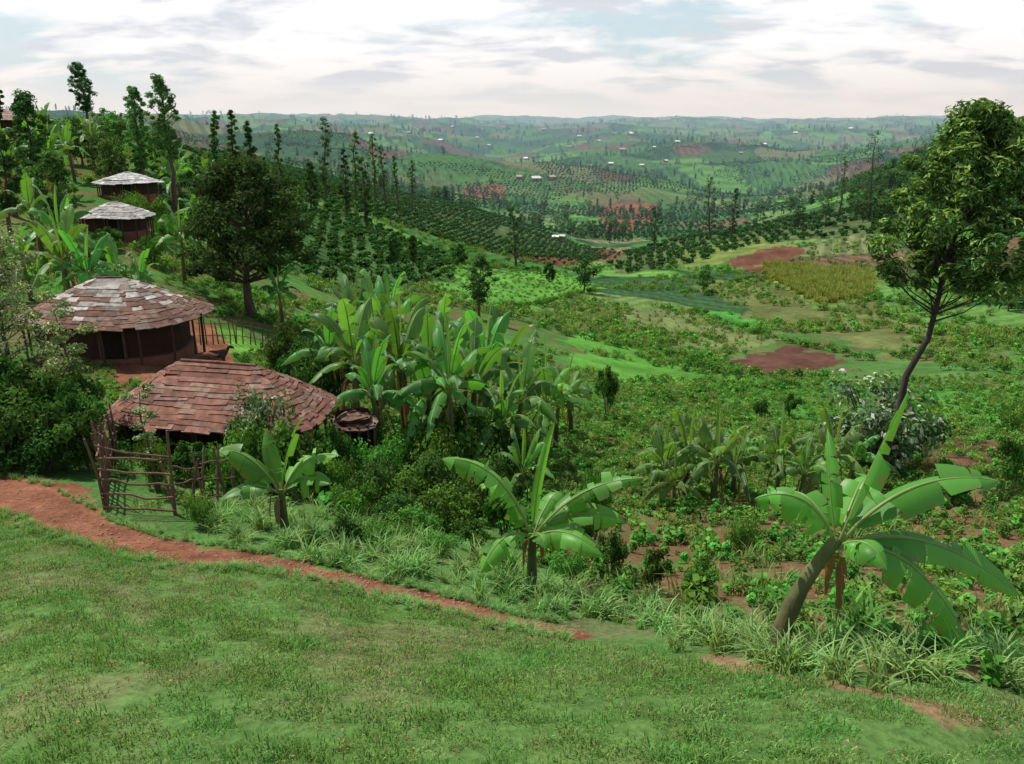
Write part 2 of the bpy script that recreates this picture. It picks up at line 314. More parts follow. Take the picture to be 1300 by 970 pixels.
def gcol(x,y):
    r=np.hypot(x,y);n=len(x)
    mid=np.array([.072,.16,.04]);lawn=np.array([.095,.18,.048])
    w=sm(10,15,r)[:,None];c=lawn*(1-w)+mid*w
    f=fbm(x*.06,y*.06,21,4);c=c*(.6+.8*f)[:,None]
    k=(sm(.48,.7,fbm(x*.8,y*.8,23,4))*(1-sm(12,20,r))*.6)[:,None];c=c*(1-k)+np.array([.16,.155,.075])*k
    s=sm(.5,.66,fbm(x*.5,y*.5,31,4))*sm(15,25,r)*(1-sm(80,220,r))*.7
    c=c*(1-s[:,None])+np.array([.16,.10,.055])*s[:,None]
    k=inside(crop,x,y);sk=(k*(.35+.5*sm(.35,.6,fbm(x*1.1,y*1.1,33,3))))[:,None];c=c*(1-sk)+np.array([.18,.088,.055])*sk
    pal=np.array([[.06,.13,.04],[.07,.17,.04],[.11,.25,.055],[.042,.10,.04],[.13,.2,.065],[.065,.16,.045],[.14,.09,.06],[.042,.095,.04],[.10,.21,.05],[.055,.13,.045],[.15,.17,.08]])
    for cell,a,b,sd in ((34,90,150,50),(85,600,900,60)):
        wx=x+24*(fbm(x/40,y/40,70,2)-.5);wy=y*.8+24*(fbm(x/40,y/40,75,2)-.5)
        gx=np.floor(wx/cell);gy=np.floor(wy/cell);F1=np.full(n,1e9);F2=np.full(n,1e9);idn=np.zeros(n)
        for i in (-1,0,1):
            for j in (-1,0,1):
                cx=gx+i;cy=gy+j;px=(cx+hsh(cx,cy,sd))*cell;py=(cy+hsh(cx,cy,sd+1))*cell
                d=np.hypot(wx-px,wy-py);idv=hsh(cx,cy,sd+2);q=d<F1
                F2=np.where(q,F1,np.minimum(F2,d));F1=np.where(q,d,F1);idn=np.where(q,idv,idn)
        pc=pal[(idn*len(pal)).astype(int)%len(pal)]*(.8 if cell>50 else 1)
        hd=(1-sm(.0,.07,(F2-F1)/cell))[:,None];pc=pc*(1-hd)+np.array([.022,.055,.025])*hd
        st=.8+.4*(np.sin((x*np.cos(idn*6)+y*np.sin(idn*6))*2*np.pi/(cell*.1))>0);pc=pc*st[:,None]
        w=sm(a,b,r)[:,None];c=c*(1-w)+pc*w
    jx=x+(fbm(x*.3,y*.3,80,2)-.5)*sm(20,80,r)*6;jy=y+(fbm(x*.3,y*.3,85,2)-.5)*sm(20,80,r)*6
    for P,cl,_ in FLD:
        k=inside(P,jx,jy);c[k]=np.array(cl)*(.5+1.0*fbm(x[k]*.3,y[k]*.3,90,4))[:,None]
    nz=(fbm(x*2.2,y*2.2,41,4)-.5)
    wid=.33+.55*sm(-2,-9,x);d=pdist(path,x,y)+nz*.7;k=(1-sm(wid*.6,wid*1.25,d))[:,None];c=c*(1-k)+np.array(SOIL)*(.85+1.1*nz)[:,None]*k
    d=pdist(path2,x,y)+nz*.6;k=(1-sm(.12,.25,d))[:,None]*.8;c=c*(1-k)+np.array([.24,.13,.08])*k
    for P in (yard,yard2,yard3):
        k=inside(P,x+nz*.9,y+nz*.9);c[k]=np.array(SOIL)*(.85+.8*nz[k])[:,None]
    return c
ang=np.radians(np.concatenate([np.arange(-180,-46,3.),np.arange(-46,46,.12),np.arange(46,180.1,3.)]))
rr=np.concatenate([[.01],np.exp(np.linspace(math.log(.6),math.log(9000),860))])
A,Rg=np.meshgrid(ang,rr);X=(Rg*np.sin(A)).ravel();Y=(Rg*np.cos(A)).ravel();Z=Hh(X,Y)
mb=MB();na_,nr_=len(ang),len(rr);i,j=np.meshgrid(np.arange(nr_-1),np.arange(na_-1),indexing='ij')
Fc=np.stack([i*na_+j,i*na_+j+1,(i+1)*na_+j+1,(i+1)*na_+j],-1).reshape(-1,4)[:,::-1]
mb.add(np.stack([X,Y,Z],-1),Fc,gcol(X,Y));obj('ground',mb.mesh('ground',[M_ground],True))
# ------------------------------------------------------------ grass etc.
def blades(seed,n,rad,h0,h1,w,bend,col,col2,segs=2):
    rg=np.random.default_rng(seed);mb=MB();a=rg.uniform(0,6.28,n);q=np.sqrt(rg.random(n))*rad
    B=np.stack([q*np.cos(a),q*np.sin(a),np.full(n,-.02)],-1);d=rg.uniform(0,6.28,n);D=np.stack([np.cos(d),np.sin(d),np.zeros(n)],-1);S=np.stack([-np.sin(d),np.cos(d),np.zeros(n)],-1)
    h=rg.uniform(h0,h1,n)[:,None];bd=rg.uniform(.3,1,n)[:,None]*bend;V=[]
    for k in range(segs+1):
        t=k/segs;c=B+np.array([0,0,1])*h*(t-bd*.45*t*t*t)+D*h*bd*t*t*.9;ww=w*(1-.8*t*t)*(.5+.5*min(1,t*3+.4)) if k<segs else w*.08
        V+= [c-S*ww,c+S*ww]
    V=np.stack(V,1);K=2*(segs+1);Fq=[]
    for k in range(segs): Fq.append([2*k,2*k+1,2*k+3,2*k+2])
    Fc=(np.arange(n)[:,None,None]*K+np.array(Fq)[None]).reshape(-1,4)
    m=rg.random((n,1));cl=(np.asarray(col)*(1-m)+np.asarray(col2)*m)*rg.uniform(.5,1.35,(n,1))
    mb.add(V.reshape(-1,3),Fc,np.repeat(cl,K,axis=0));return mb.mesh('blades%d'%seed,[M_grass])
turf=[blades(100+k,190,.2,.02,[.05,.06,.07,.10,.05][k],.0045,1.0,(.09,.21,.05),[(.17,.29,.08),(.14,.28,.07),(.2,.29,.09),(.11,.25,.055),(.3,.28,.15)][k]) for k in range(5)]
lawnP=poly([(-140,640),(0,652),(100,684),(180,706),(300,724),(420,745),(520,770),(620,797),(720,818),(820,828),(900,845),(1000,864),(1120,888),(1400,900),(1400,1080),(-200,1080)])
x,y=fill(lawnP,18);k=fbm(x*1.3,y*1.3,44,3)>.14;x,y=x[k],y[k]
scatter('grass',turf,onground(x,y),rng.uniform(0,6.28,len(x)),rng.uniform(.7,1.45,len(x)),idx=np.where(rng.random(len(x))<.1+.6*sm(.48,.7,fbm(x*.8,y*.8,23,4)),4,rng.integers(0,4,len(x))))
lit=[]
for k in range(3):
    rg=np.random.default_rng(k+5);mb=MB();C=rg.uniform(-.05,.05,(5,3));C[:,2]=rg.uniform(.04,.07,5);leaves(mb,C,rg.normal(size=(5,3))+[0,0,1.2],.018,.5,np.array([[.28,.18,.11]]*5)*rg.uniform(.6,1.4,(5,1)),0,rg);lit.append(mb.mesh('lit',[M_grass]))
x,y=fill(lawnP,12);k=fbm(x*.9,y*.9,47,3)>.46;x,y=x[k],y[k];scatter('leaf_litter',lit,onground(x,y),rng.uniform(0,6.28,len(x)),rng.uniform(.5,1.2,len(x)))
tall=[blades(110+k,46,.13,.25,.6,.011,1.1,(.10,.25,.055),(.22,.36,.14),4) for k in range(3)]
band=poly([(255,655),(330,645),(430,655),(560,700),(700,745),(850,775),(1000,815),(1340,850),(1340,880),(1100,878),(900,836),(760,806),(640,778),(520,748),(400,720),(280,700)])
x,y=fill(band,8);k=pdist(path,x,y)>.45;x,y=x[k],y[k];scatter('tall_grass',tall,onground(x,y),rng.uniform(0,6.28,len(x)),rng.uniform(.4,1.2,len(x)),tilt=.2)
NT=620;t=rng.random(NT)*(len(path)-1);i=t.astype(int);sg=rng.choice([-1,1],NT);q=path[i]+(path[np.minimum(i+1,len(path)-1)]-path[i])*(t-i)[:,None];q[:,1]+=sg*(.34+.45*sm(-2,-9,q[:,0])+np.abs(rng.normal(size=NT))*.16)
scatter('path_edge_tufts',tall,onground(q[:,0],q[:,1]),rng.uniform(0,6.28,NT),rng.uniform(.12,.4,NT))
peb=[]
for k in range(3):
    rg=np.random.default_rng(k+60);mb=MB();P=[]
    for a_ in (-.8,0,.8):
        for b_ in range(6): P.append([math.cos(b_*1.047)*math.cos(a_)*rg.uniform(.8,1.2),math.sin(b_*1.047)*math.cos(a_)*rg.uniform(.7,1.1),math.sin(a_)*.6])
    Fq=[[r_*6+j_,r_*6+(j_+1)%6,(r_+1)*6+(j_+1)%6,(r_+1)*6+j_] for r_ in range(2) for j_ in range(6)]
    mb.add(np.array(P)*.03,Fq,(.26,.13,.09));mb.add(np.array(P[12:])*.03,[[0,1,2,3,4,5]],(.26,.13,.09));peb.append(mb.mesh('pebble',[M_mud]))
t=rng.random(500)*(len(path)-1);i=t.astype(int);q=path[i]+(path[np.minimum(i+1,len(path)-1)]-path[i])*(t-i)[:,None]+rng.normal(size=(500,2))*.3
scatter('path_pebbles',peb,onground(q[:,0],q[:,1]),rng.uniform(0,6.28,500),rng.uniform(.3,1.3,500))
def herb(seed,n,r,h,ls,col,tips=None,asp=.45):
    rg=np.random.default_rng(seed);mb=MB()
    for k in range(5):
        a=rg.uniform(0,6.28);q=rg.uniform(.1,.6)*r;c=(q*math.cos(a),q*math.sin(a),h*rg.uniform(.35,.75))
        clump(mb,c,(r*.55,r*.55,h*.42),n//5,ls,np.asarray(col)*rg.uniform(.75,1.25),rg,0,asp,tips=tips)
    return mb.mesh('herb%d'%seed,[M_leaf])
weed=[herb(200+k,90,.35,.4,.052,[(.075,.2,.034),(.058,.16,.03),(.12,.26,.045),(.14,.21,.055),(.08,.15,.04)][k]) for k in range(5)]
weed.append(blades(205,40,.3,.2,.6,.014,.9,(.12,.24,.055),(.25,.3,.11),3))
weed.append(herb(206,80,.3,.35,.07,(.09,.25,.045),asp=.7))
near=poly([(120,560),(400,520),(650,520),(900,480),(1300,480),(1360,640),(1360,850),(1000,820),(700,740),(560,690),(420,650),(260,640),(150,660)])
x,y=fill(near,3.0);k=(fbm(x*.5,y*.5,51,3)>.36);x,y=x[k],y[k];scatter('weeds',weed,onground(x,y),rng.uniform(0,6.28,len(x)),rng.uniform(.4,1.25,len(x)))
x,y=rowfill(crop,.42,1.2,.1,.2);k=fbm(x*.4,y*.4,53,3)>.42;x,y=x[k],y[k];scatter('bean_crop',[herb(210+k,64,.2,.3,.06,(.075,.24,.045),asp=.6) for k in range(3)],onground(x,y),rng.uniform(0,6.28,len(x)),rng.uniform(.4,1.2,len(x)))
x,y=rowfill(FLD[8][0],.9,1.9,.35,.15);scatter('potato_crop',weed[:3],onground(x,y),rng.uniform(0,6.28,len(x)),rng.uniform(.7,1.4,len(x)))
n=26000;r=np.exp(rng.uniform(math.log(24),math.log(260),n));th=rng.uniform(-.62,.68,n);x=r*np.sin(th);y=r*np.cos(th)
k=np.ones(n,bool)
for P,cl,s_ in FLD:
    if s_==0: k&=~inside(P,x,y)
for P in (yard2,yard3): k&=~inside(P,x,y)
k&=(fbm(x*.09,y*.09,55,4)>.46);x,y,r=x[k],y[k],r[k]
scatter('scrub',weed,onground(x,y),rng.uniform(0,6.28,len(x)),np.clip(r/45,.7,2.4)*rng.uniform(.35,1.2,len(x)))
x,y=rowfill(FLD[6][0],1.7,2.2,.3,.5);scatter('maize_stalks',[blades(130,14,.25,.5,1.2,.05,.8,(.28,.25,.14),(.15,.21,.08),3)],onground(x,y),rng.uniform(0,6.28,len(x)),rng.uniform(.3,1.1,len(x)))
x,y=fill(FLD[3][0],1.1);scatter('tall_yellow_grass',[blades(131,40,.5,.6,1.5,.05,.6,(.24,.28,.07),(.17,.23,.065),3)],onground(x,y),rng.uniform(0,6.28,len(x)),rng.uniform(.7,1.2,len(x)))
x,y=rowfill(FLD[5][0],1.2,2.4,.9,.3);scatter('valley_crop',[herb(222,60,.4,.35,.09,(.10,.27,.05))],onground(x,y),rng.uniform(0,6.28,len(x)),rng.uniform(.5,1.3,len(x)))
# ------------------------------------------------------------ shrubs
def bush(seed,ncl,n,ls,col,R=1.,Hh_=1.,asp=.45,tips=None):
    rg=np.random.default_rng(seed);mb=MB()
    for k in range(5):
        a=rg.uniform(0,6.28);e=np.array([math.cos(a)*.5*R,math.sin(a)*.5*R,Hh_*rg.uniform(.5,.9)]);tube(mb,[[0,0,-.1],e*.5+[0,0,.05],e],[.03*R,.02*R,.008*R],(.1,.075,.05),0,5)
    for k in range(ncl):
        a=k*2.4;q=math.sqrt((k+.5)/ncl)*.72*R*rg.uniform(.7,1.2);h=Hh_*(.3+.6*rg.random()*(1-.5*(q/R)**2));s=.34*R*rg.uniform(.6,1.3)
        clump(mb,(q*math.cos(a),q*math.sin(a),h),(s,s,s*.8),n//ncl,ls,np.asarray(col)*rg.uniform(.55,1.45),rg,1,asp,tips=tips)
    return mb.mesh('bush%d'%seed,[M_bark,M_leaf])
DG=(.036,.09,.022);MG=(.06,.16,.03)
bushes=[bush(300,14,2200,.055,DG),bush(301,14,2000,.06,MG),bush(302,12,1900,.065,(.05,.125,.028),1,1.3),bush(303,14,2200,.05,(.075,.19,.036),1,.8)]
def shrub(u,y,vt,wpx,name='shrub',kind=None):
    p=at(u,y);h=max(.4,hgt(p,vt));zc=y*cP-p[2]*sP;w=wpx/F*zc/2
    k=rng.integers(0,4) if kind is None else kind
    hh=[1.25,1.25,1.5,1.05][k]
    return obj(name,bushes[k],p,rng.uniform(0,6.28),(w*1.05,w*1.05,h/hh))
for a in [(505,26,545,70),(545,24,520,95),(590,25,500,95),(560,20,560,100),(610,19,580,90),(520,20,585,90),(575,17,610,80),(640,17,600,70),(500,17,620,70),(470,18,575,80),(450,16,600,70),(530,15,640,70),(460,24,530,70),(640,26,520,80),
  (420,19,560,60),(255,14.2,615,42),(400,30,430,80),(430,32,440,70),(380,33,425,70),(365,34,400,60),(310,27,442,50),(345,18.5,510,95),(300,18,545,75),(770,42,455,34),(965,48,500,24),(1002,47,495,26),(640,12.6,700,40),(775,13.8,665,50),(830,13,690,45),(885,12.5,700,50),(700,16,640,60),(760,22,585,50),(1280,28,545,40),(1285,40,500,46),(1210,24,590,60),(440,13.5,650,50),(940,17,640,40),(1240,14,690,40),(470,13.6,655,40),(200,17.5,545,45),(750,17,640,40),
  (240,18.5,555,60),(275,18.8,555,60),(390,18.8,540,70),(425,20,525,60),(600,15,655,60),(560,14,670,50),(720,13.5,690,50),(680,18,620,70),(500,14.5,650,60),(620,22,560,80),(480,22,540,80),
  (170,64,236,40),(200,63,238,36),(140,53,284,40),(195,52,290,34),(215,60,262,40),(105,50,300,40)]:
    shrub(*a)
for a in [(-30,20,430,150),(40,19.5,445,130),(95,19,470,90),(20,18,490,140),(85,18,500,100),(-20,18,520,110),(60,17.6,540,90),(115,18,520,50),(10,17.3,570,70),(-60,19,420,130),(110,20,455,70)]: shrub(*a,name='hedge_shrub',kind=[0,0,2][rng.integers(0,3)])
wf=bush(321,20,4000,.05,(.08,.15,.065),1,1.2,tips=(.18,(.36,.38,.32)))
o=shrub(1110,31,480,160,name='flowering_shrub',kind=0);o.data=wf
o=shrub(335,20,488,90,name='flowering_shrub',kind=0);o.data=wf
# ------------------------------------------------------------ banana plants
def bleaf(mb,P0,P1,P2,W,rg,col=(.07,.2,.035),n=22,tear=.4,fold=.25,twist=0):
    P0,P1,P2=[np.asarray(q,float) for q in (P0,P1,P2)];t=np.linspace(0,1,n+1)[:,None]
    C=P0*(1-t)**2+2*P1*t*(1-t)+P2*t**2;T=nrm(np.gradient(C,axis=0))
    S0=np.cross(T[n//2],[0,0,1.]);
    if np.linalg.norm(S0)<.25: S0=np.array([math.cos(twist),math.sin(twist),0])
    S=S0-(T@S0)[:,None]*T;S=nrm(S);Nn=np.cross(S,T)
    if Nn[n//2,2]<0: Nn=-Nn
    if twist:
        S,Nn=S*math.cos(twist)+Nn*math.sin(twist),Nn*math.cos(twist)-S*math.sin(twist)
    tt=t[:,0];q=np.clip((tt-.13)/.87,0,1);w=W*np.clip(np.sin(np.pi*q**.72),0,1)**.55
    tube(mb,C,(.026*(1-tt)+.004)*(W/.28),np.array([.25,.34,.11]),0,6)
    Ln=np.linalg.norm(np.diff(C,axis=0),axis=1).mean()
    for sg in (-1,1):
        i=2
        while i<n:
            g=int(rg.integers(1,6)) if rg.random()<tear else int(rg.integers(5,12));e=min(n,i+g)
            dr=rg.uniform(-.15,.3)+ (rg.uniform(.15,.9) if rg.random()<tear*.8 else 0);gp=rg.uniform(.1,.8)*min(1,tear*1.5)
            ks=np.arange(i,e+1);V=[];lat=[0,.35,.7,1.]
            edge=rg.uniform(.85,1.08)
            for li,l in enumerate(lat):
                sh=(np.linspace(gp,-gp,len(ks))*Ln*l*l*1.5+.35*Ln*l)[:,None]*T[ks]
                up=fold*l-(.35+dr)*l*l
                V.append(C[ks]+S[ks]*(sg*edge*w[ks]*l*math.cos(dr*l))[:,None]+Nn[ks]*(w[ks]*up)[:,None]+sh+np.array([0,0,-1])*(w[ks]*dr*.6*l*l)[:,None])
            V=np.stack(V,1);m=len(ks);a,b=np.meshgrid(np.arange(m-1),np.arange(3),indexing='ij')
            Fc=np.stack([a*4+b,a*4+b+1,(a+1)*4+b+1,(a+1)*4+b],-1).reshape(-1,4)
            cc=np.tile(np.asarray(col)*rg.uniform(.8,1.2),(m*4,1));al=np.repeat(tt[ks],4)[:,None]
            ed=np.tile(np.array([0,0,0,.9]),m)[:,None]*(rg.random((m*4,1))<.35);cc=cc*(1-ed)+np.array([.2,.15,.06])*ed
            mb.add(V.reshape(-1,3),Fc,np.hstack([cc,al]),0);i=e
def bstem(mb,top,r,rg,dead=3):
    t=np.linspace(0,1,9)[:,None];top=np.asarray(top,float);C=top*t+np.array([0,0,-.15])*(1-t);C[:,:2]*=(t**1.2)
    cc=np.array([.09,.06,.035])*(1-t)+np.array([.13,.16,.055])*t;cc=cc*rg.uniform(.6,1.3,(9,1))
    tube(mb,C,r*(1.15-.55*t[:,0])*rg.uniform(.93,1.07,9),cc,1,10)
    for k in range(dead):
        a=rg.uniform(0,6.28);L=rg.uniform(.5,1.)*top[2];d=np.array([math.cos(a),math.sin(a),0]);p=top*rg.uniform(.8,1)
        bleaf(mb,p,p+d*.35*L+[0,0,.1],[p[0]+d[0]*.28*L,p[1]+d[1]*.28*L,max(.05,p[2]-L*.9)],.07,rg,(.16,.10,.05),10,.8)
def banana_rand(seed,h,L,nl,W=.27,col=(.06,.2,.036),up=.9,tear=.6):
    rg=np.random.default_rng(seed);mb=MB();top=np.array([rg.normal()*.12,rg.normal()*.12,h]);bstem(mb,top,.1+h*.015,rg)
    for k in range(nl):
        a=k*2.4+rg.uniform(-.4,.4);q=k/nl;l=L*rg.uniform(.8,1.15);d=np.array([math.cos(a),math.sin(a),0]);e=up*(1.2-q*1.0)
        P1=top+d*l*.36*(.45+q*.6)+np.array([0,0,l*.66*(e*.9+.15)]);P2=top+d*l*(.36+.5*q)+np.array([0,0,l*(e*1.0-.28-.4*q)])
        bleaf(mb,top-[0,0,.1],P1,P2,W*rg.uniform(.85,1.1),rg,np.array(col)*rg.uniform(.6,1.5),18,tear,twist=rg.uniform(-.6,.6))
    a=rg.uniform(0,6.28);bleaf(mb,top,top+[.05,.05,L*.5],top+[math.cos(a)*.3,math.sin(a)*.3,L*.9],.09,rg,(.12,.28,.05),14,.05)
    return mb.mesh('banana_plant%d'%seed,[M_ban,M_bark],True)
def hero(seed,p,top,lv,r,W,name='banana_plant',dead=2):
    rg=np.random.default_rng(seed);mb=MB();bstem(mb,top,r,rg,dead);top=np.asarray(top,float)
    for q in lv:
        e=np.asarray(q[0],float);c=np.asarray(q[1],float);w=q[2] if len(q)>2 else W;tr=q[3] if len(q)>3 else .3;tw=q[4] if len(q)>4 else 0
        bleaf(mb,top-[0,0,.12],top+c,top+e,w,rg,np.array((.075,.3,.038))*rg.uniform(.75,1.35),34,tr,.25,tw)
    return obj(name,mb.mesh(name,[M_ban,M_bark],True),p)
hero(1,at(985,8.0),(.62,.15,1.45),[((.62,.1,1.75),(.3,0,1.0),.15,.7,.8),((1.85,.2,.62),(.7,.1,.9),.27,.3,-.45),((2.05,-.2,-.6),(.9,0,.35),.25,.4,-.5),((1.5,-.5,-1.25),(.75,-.3,.3),.27,.8,-.3),
  ((-.95,.1,.45),(-.35,0,.75),.24,.6,.5),((-.05,.5,1.15),(-.12,.2,.7),.13,.6,1.2),((.7,.9,.35),(.4,.5,.6),.22,.3),((.35,-.5,-.1),(.2,-.3,.3),.19,.3),((-.5,.8,.1),(-.2,.5,.6),.22,.6)],.115,.25)
hero(2,at(675,12.0),(0,0,1.15),[((-1.5,.2,1.25),(-.5,.1,1.4),.29,.9,.5),((-.85,-.5,-.45),(-.45,-.3,.45),.26,.8,.2),((1.85,.1,.95),(.7,0,1.0),.25,.8,-.5),((1.5,-.1,.3),(.6,0,.6),.26,.3,-.5),((1.15,-.5,-.15),(.5,-.3,.45),.24,.6,-.2),
  ((.35,.2,1.9),(.05,.1,1.0),.09,.1,.5),((-.9,.8,.5),(-.4,.5,.8),.24,.7),((.2,-.6,.05),(.1,-.4,.4),.17,.3),((.6,.9,.3),(.3,.5,.6),.2,.5)],.1,.24)
hero(3,at(362,14.0),(0,0,1.0),[((-1.15,.1,.75),(-.5,0,.9),.26,.4,.5),((.55,.2,1.5),(.1,.1,.9),.19,.2,.4),((1.15,0,.7),(.5,0,.85),.25,.5,-.4),((1.05,-.3,.25),(.45,-.1,.5),.24,.4,-.3),((-1.1,-.3,-.1),(-.5,-.2,.4),.22,.3,.3),((-.3,.4,1.05),(-.25,.2,.7),.16,.3,.5),((.5,.8,.3),(.3,.5,.6),.2,.5),((-.4,.8,.2),(-.2,.5,.6),.2,.5)],.09,.22)
BV=[banana_rand(400,2.6,2.6,10),banana_rand(401,3.0,2.9,11,.29),banana_rand(402,2.1,2.4,9,.26,(.07,.22,.04)),banana_rand(403,1.3,2.0,8,.24,(.08,.24,.04),1.0),banana_rand(404,2.8,2.8,10,.28,(.05,.165,.032)),banana_rand(405,2.3,2.6,9,.27,(.085,.24,.042),.8)]
BS=[banana_rand(410+k,1.5,2.5,9,.28,(.08,.22,.045),.85,.95) for k in range(3)]
def ban(u,y,s=1.,k=None,V=BV): obj('banana_plant',V[rng.integers(0,len(V)) if k is None else k],at(u,y),rng.uniform(0,6.28),(s,s,s*rng.uniform(.92,1.08)))
for a in [(455,27,1.0,1),(485,25,.95,0),(515,28,1.05,4),(540,26,1.0,5),(575,25,1.0,1),(600,27,1.05,4),(635,26,1.0,2),(430,31,1.0,0),(480,32,1.05,1),(515,34,1.05,4),(615,30,1.05,1),(655,28,1.,0),(685,30,1.05,5),(555,32,1.05,0),(590,34,1.05,2),(660,22,.8,3),(705,33,.95,2),(500,36,1.1,1),(455,37,1.05,4),(725,36,.9,5),(635,33,1.1,4),(565,38,1.1,1),
 (120,36,.9,1),(150,38,.9,0),(95,37,1.0,1),(185,40,.9,2),(85,44,1,1),(55,50,1.1,0),(40,42,1,2),(235,50,.9,1),(265,56,1,0),(360,46,.8,0),(20,60,1.2,1),(0,70,1.1,4),(70,66,1.1,1),(95,75,1.1,0),(120,84,1.1,1),(90,85,1.0,0),(230,85,1.1,1),(270,95,1.1,0),(225,78,1.,4),(40,76,1.0,1),(60,90,1.0,1),(245,66,.9,5),(330,110,1.2,0),(520,44,.9,2),(490,56,.9,0)]: ban(*a)
for a in [(838,25.5,.85),(868,26,.95),(905,25,.95),(930,26,.85),(885,28,.9),(985,26,.9),(1015,25,.8),(1050,26,.95),(1080,27.5,.8),(855,24,.6)]: ban(*a,V=BS)
obj('lily_clump',blades(140,60,.22,.6,1.0,.03,1.0,(.07,.18,.045),(.1,.25,.055),5),at(1085,8.6),0,.9)
# ------------------------------------------------------------ trees
def puttree(name,u,y,vt,wpx,kind,seed,col,bf=.3,ncl=26,nl=130,cf=.33,lf=.1,**k):
    p=at(u,y);h=hgt(p,vt);zc=y*cP-p[2]*sP;w=wpx/F*zc/2
    mbt=tree(seed,h,bf,w*.78,kind,ncl,w*cf,nl,lf,k.pop('tr',.018*h+.03),col,**k)
    return obj(name,mbt.mesh(name,[M_bark,M_leaf]),p)
puttree('broadleaf_tree',320,48,207,182,'round',503,(.036,.076,.026),bf=.3,ncl=95,nl=210,cf=.2,lf=.12,tr=.28,rag=(.75,1.4),flat=.65)
puttree('flowering_tree',25,24,292,165,'round',510,(.11,.19,.065),bf=.15,ncl=55,nl=180,cf=.25,lf=.055,tr=.1,tips=(.4,(.4,.4,.27)),flat=.5)
puttree('flowering_tree',95,21,385,80,'umb',511,(.10,.18,.06),bf=.2,ncl=22,nl=150,cf=.3,lf=.05,tr=.06,tips=(.3,(.38,.38,.25)),flat=.5)
puttree('flowering_tree',200,17.2,488,50,'umb',512,(.10,.18,.06),bf=.3,ncl=14,nl=80,cf=.28,lf=.04,tr=.05,tips=(.3,(.38,.38,.25)),flat=.5)
DK=(.036,.088,.028);TG_=(.075,.17,.048)
p=at(1115,28.5);h=hgt(p,138)
mb=tree(78,h,.56,2.35,'round',115,.48,190,.15,.17,(.05,.12,.034),lean=(1.35,0),tips=(.33,(.19,.31,.09)),asp=.28,bark=(.05,.04,.033),rag=(.55,1.45),flat=.8)
obj('silk_oak_tree',mb.mesh('silk_oak_tree',[M_bark,M_leaf]),p)
for i,(u,y,vt,w,kind,col,bf) in enumerate([(118,100,80,34,'col',DK,.45),(48,62,118,46,'col',DK,.25),(15,55,165,50,'round',DK,.25),(188,76,110,34,'col',TG_,.3),(222,73,97,40,'col',TG_,.42),(5,90,82,20,'col',DK,.4),(82,52,195,60,'round',TG_,.3),
 (280,105,142,16,'col',TG_,.45),(299,108,140,16,'col',TG_,.4),(326,110,155,24,'cone',DK,.1),(363,120,158,12,'col',TG_,.4),(414,165,150,26,'col',DK,.15),(440,150,190,18,'col',DK,.15),(466,150,200,22,'col',DK,.1),(396,140,207,22,'round',DK,.2),(452,200,168,18,'col',TG_,.3),(478,215,170,16,'col',TG_,.3),(490,220,185,12,'col',TG_,.35),(506,225,197,10,'col',TG_,.4),(522,228,204,9,'col',TG_,.4),
 (608,78,328,48,'round',DK,.3),(741,140,325,38,'umb',DK,.3),(893,150,338,26,'round',TG_,.3),(1048,235,243,44,'umb',DK,.35),(928,235,240,16,'round',DK,.2),(1103,235,166,42,'col',DK,.12),(1065,250,198,12,'col',TG_,.2),(697,150,334,16,'round',DK,.2),(655,170,262,24,'round',DK,.1),(582,130,310,26,'round',TG_,.2),(140,74,180,40,'round',TG_,.2),(138,80,172,55,'round',DK,.2),(105,85,150,60,'round',DK,.2),(70,80,160,50,'round',TG_,.2),(1013,240,262,24,'round',DK,.2),(900,250,225,22,'round',DK,.2),(830,240,262,18,'col',DK,.2),(500,105,295,20,'col',TG_,.15),(525,110,300,14,'col',TG_,.15)]):
    puttree('cypress_tree' if kind=='cone' else ('eucalyptus_tree' if kind=='col' else 'shade_tree'),u,y,vt,w,kind,600+i,np.array(col)*rng.uniform(.85,1.25),bf=bf,ncl=(60 if kind=='col' else 34) if y<=100 else 24,nl=85 if y<=100 else 50,lf=.12 if y<=100 else .22,cf=.26 if y<=100 else .34,rag=(.6,1.4))
# ------------------------------------------------------------ distant tree masses
FT=[tree(700+k,8,b,r_,kd,12,s,30,.4,.16,c,seg=5).mesh('ftree%d'%k,[M_bark,M_leaf]) for k,(b,r_,kd,s,c) in enumerate([(.2,2.4,'round',1.0,DK),(.15,1.1,'col',.75,DK),(.3,1.3,'col',.75,TG_),(.1,3.0,'round',1.2,(.045,.1,.033)),(.3,2.8,'umb',.9,TG_)])]
n=17000;r=np.exp(rng.uniform(math.log(330),math.log(7500),n));th=rng.uniform(-.65,.72,n);x=r*np.sin(th);y=r*np.cos(th)
d=fbm(x/110,y/110,91,3)*.6+fbm(x/35,y/35,95,2)*.4;k=(d>.53+.06*(r<900))|(rng.random(n)<.06);x,y,r=x[k],y[k],r[k]
k=~inside(hillP,x,y);x,y,r=x[k],y[k],r[k]
scatter('distant_trees',FT,onground(x,y),rng.uniform(0,6.28,len(x)),rng.uniform(.4,1.3,len(x))*np.clip(r/1500,.85,1.8))
n=6500;x=rng.uniform(60,330,n);y=rng.uniform(110,420,n);b=x/y
k=(b>.42)&(b<.95)&(fbm(x/16,y/16,97,3)>.42)&(b>.41+.2*sm(260,130,y));x,y=x[k],y[k]
scatter('wooded_slope_trees',FT,onground(x,y),rng.uniform(0,6.28,len(x)),rng.uniform(.35,.95,len(x)))
n=90;x=rng.uniform(-70,-20,n);y=rng.uniform(60,150,n);k=(x/y>-.7)&(x/y<-.33)&(y>88);x,y=x[k],y[k]
scatter('hillside_trees',[FT[0],FT[3],FT[4]],onground(x,y),rng.uniform(0,6.28,len(x)),rng.uniform(.3,.6,len(x)))
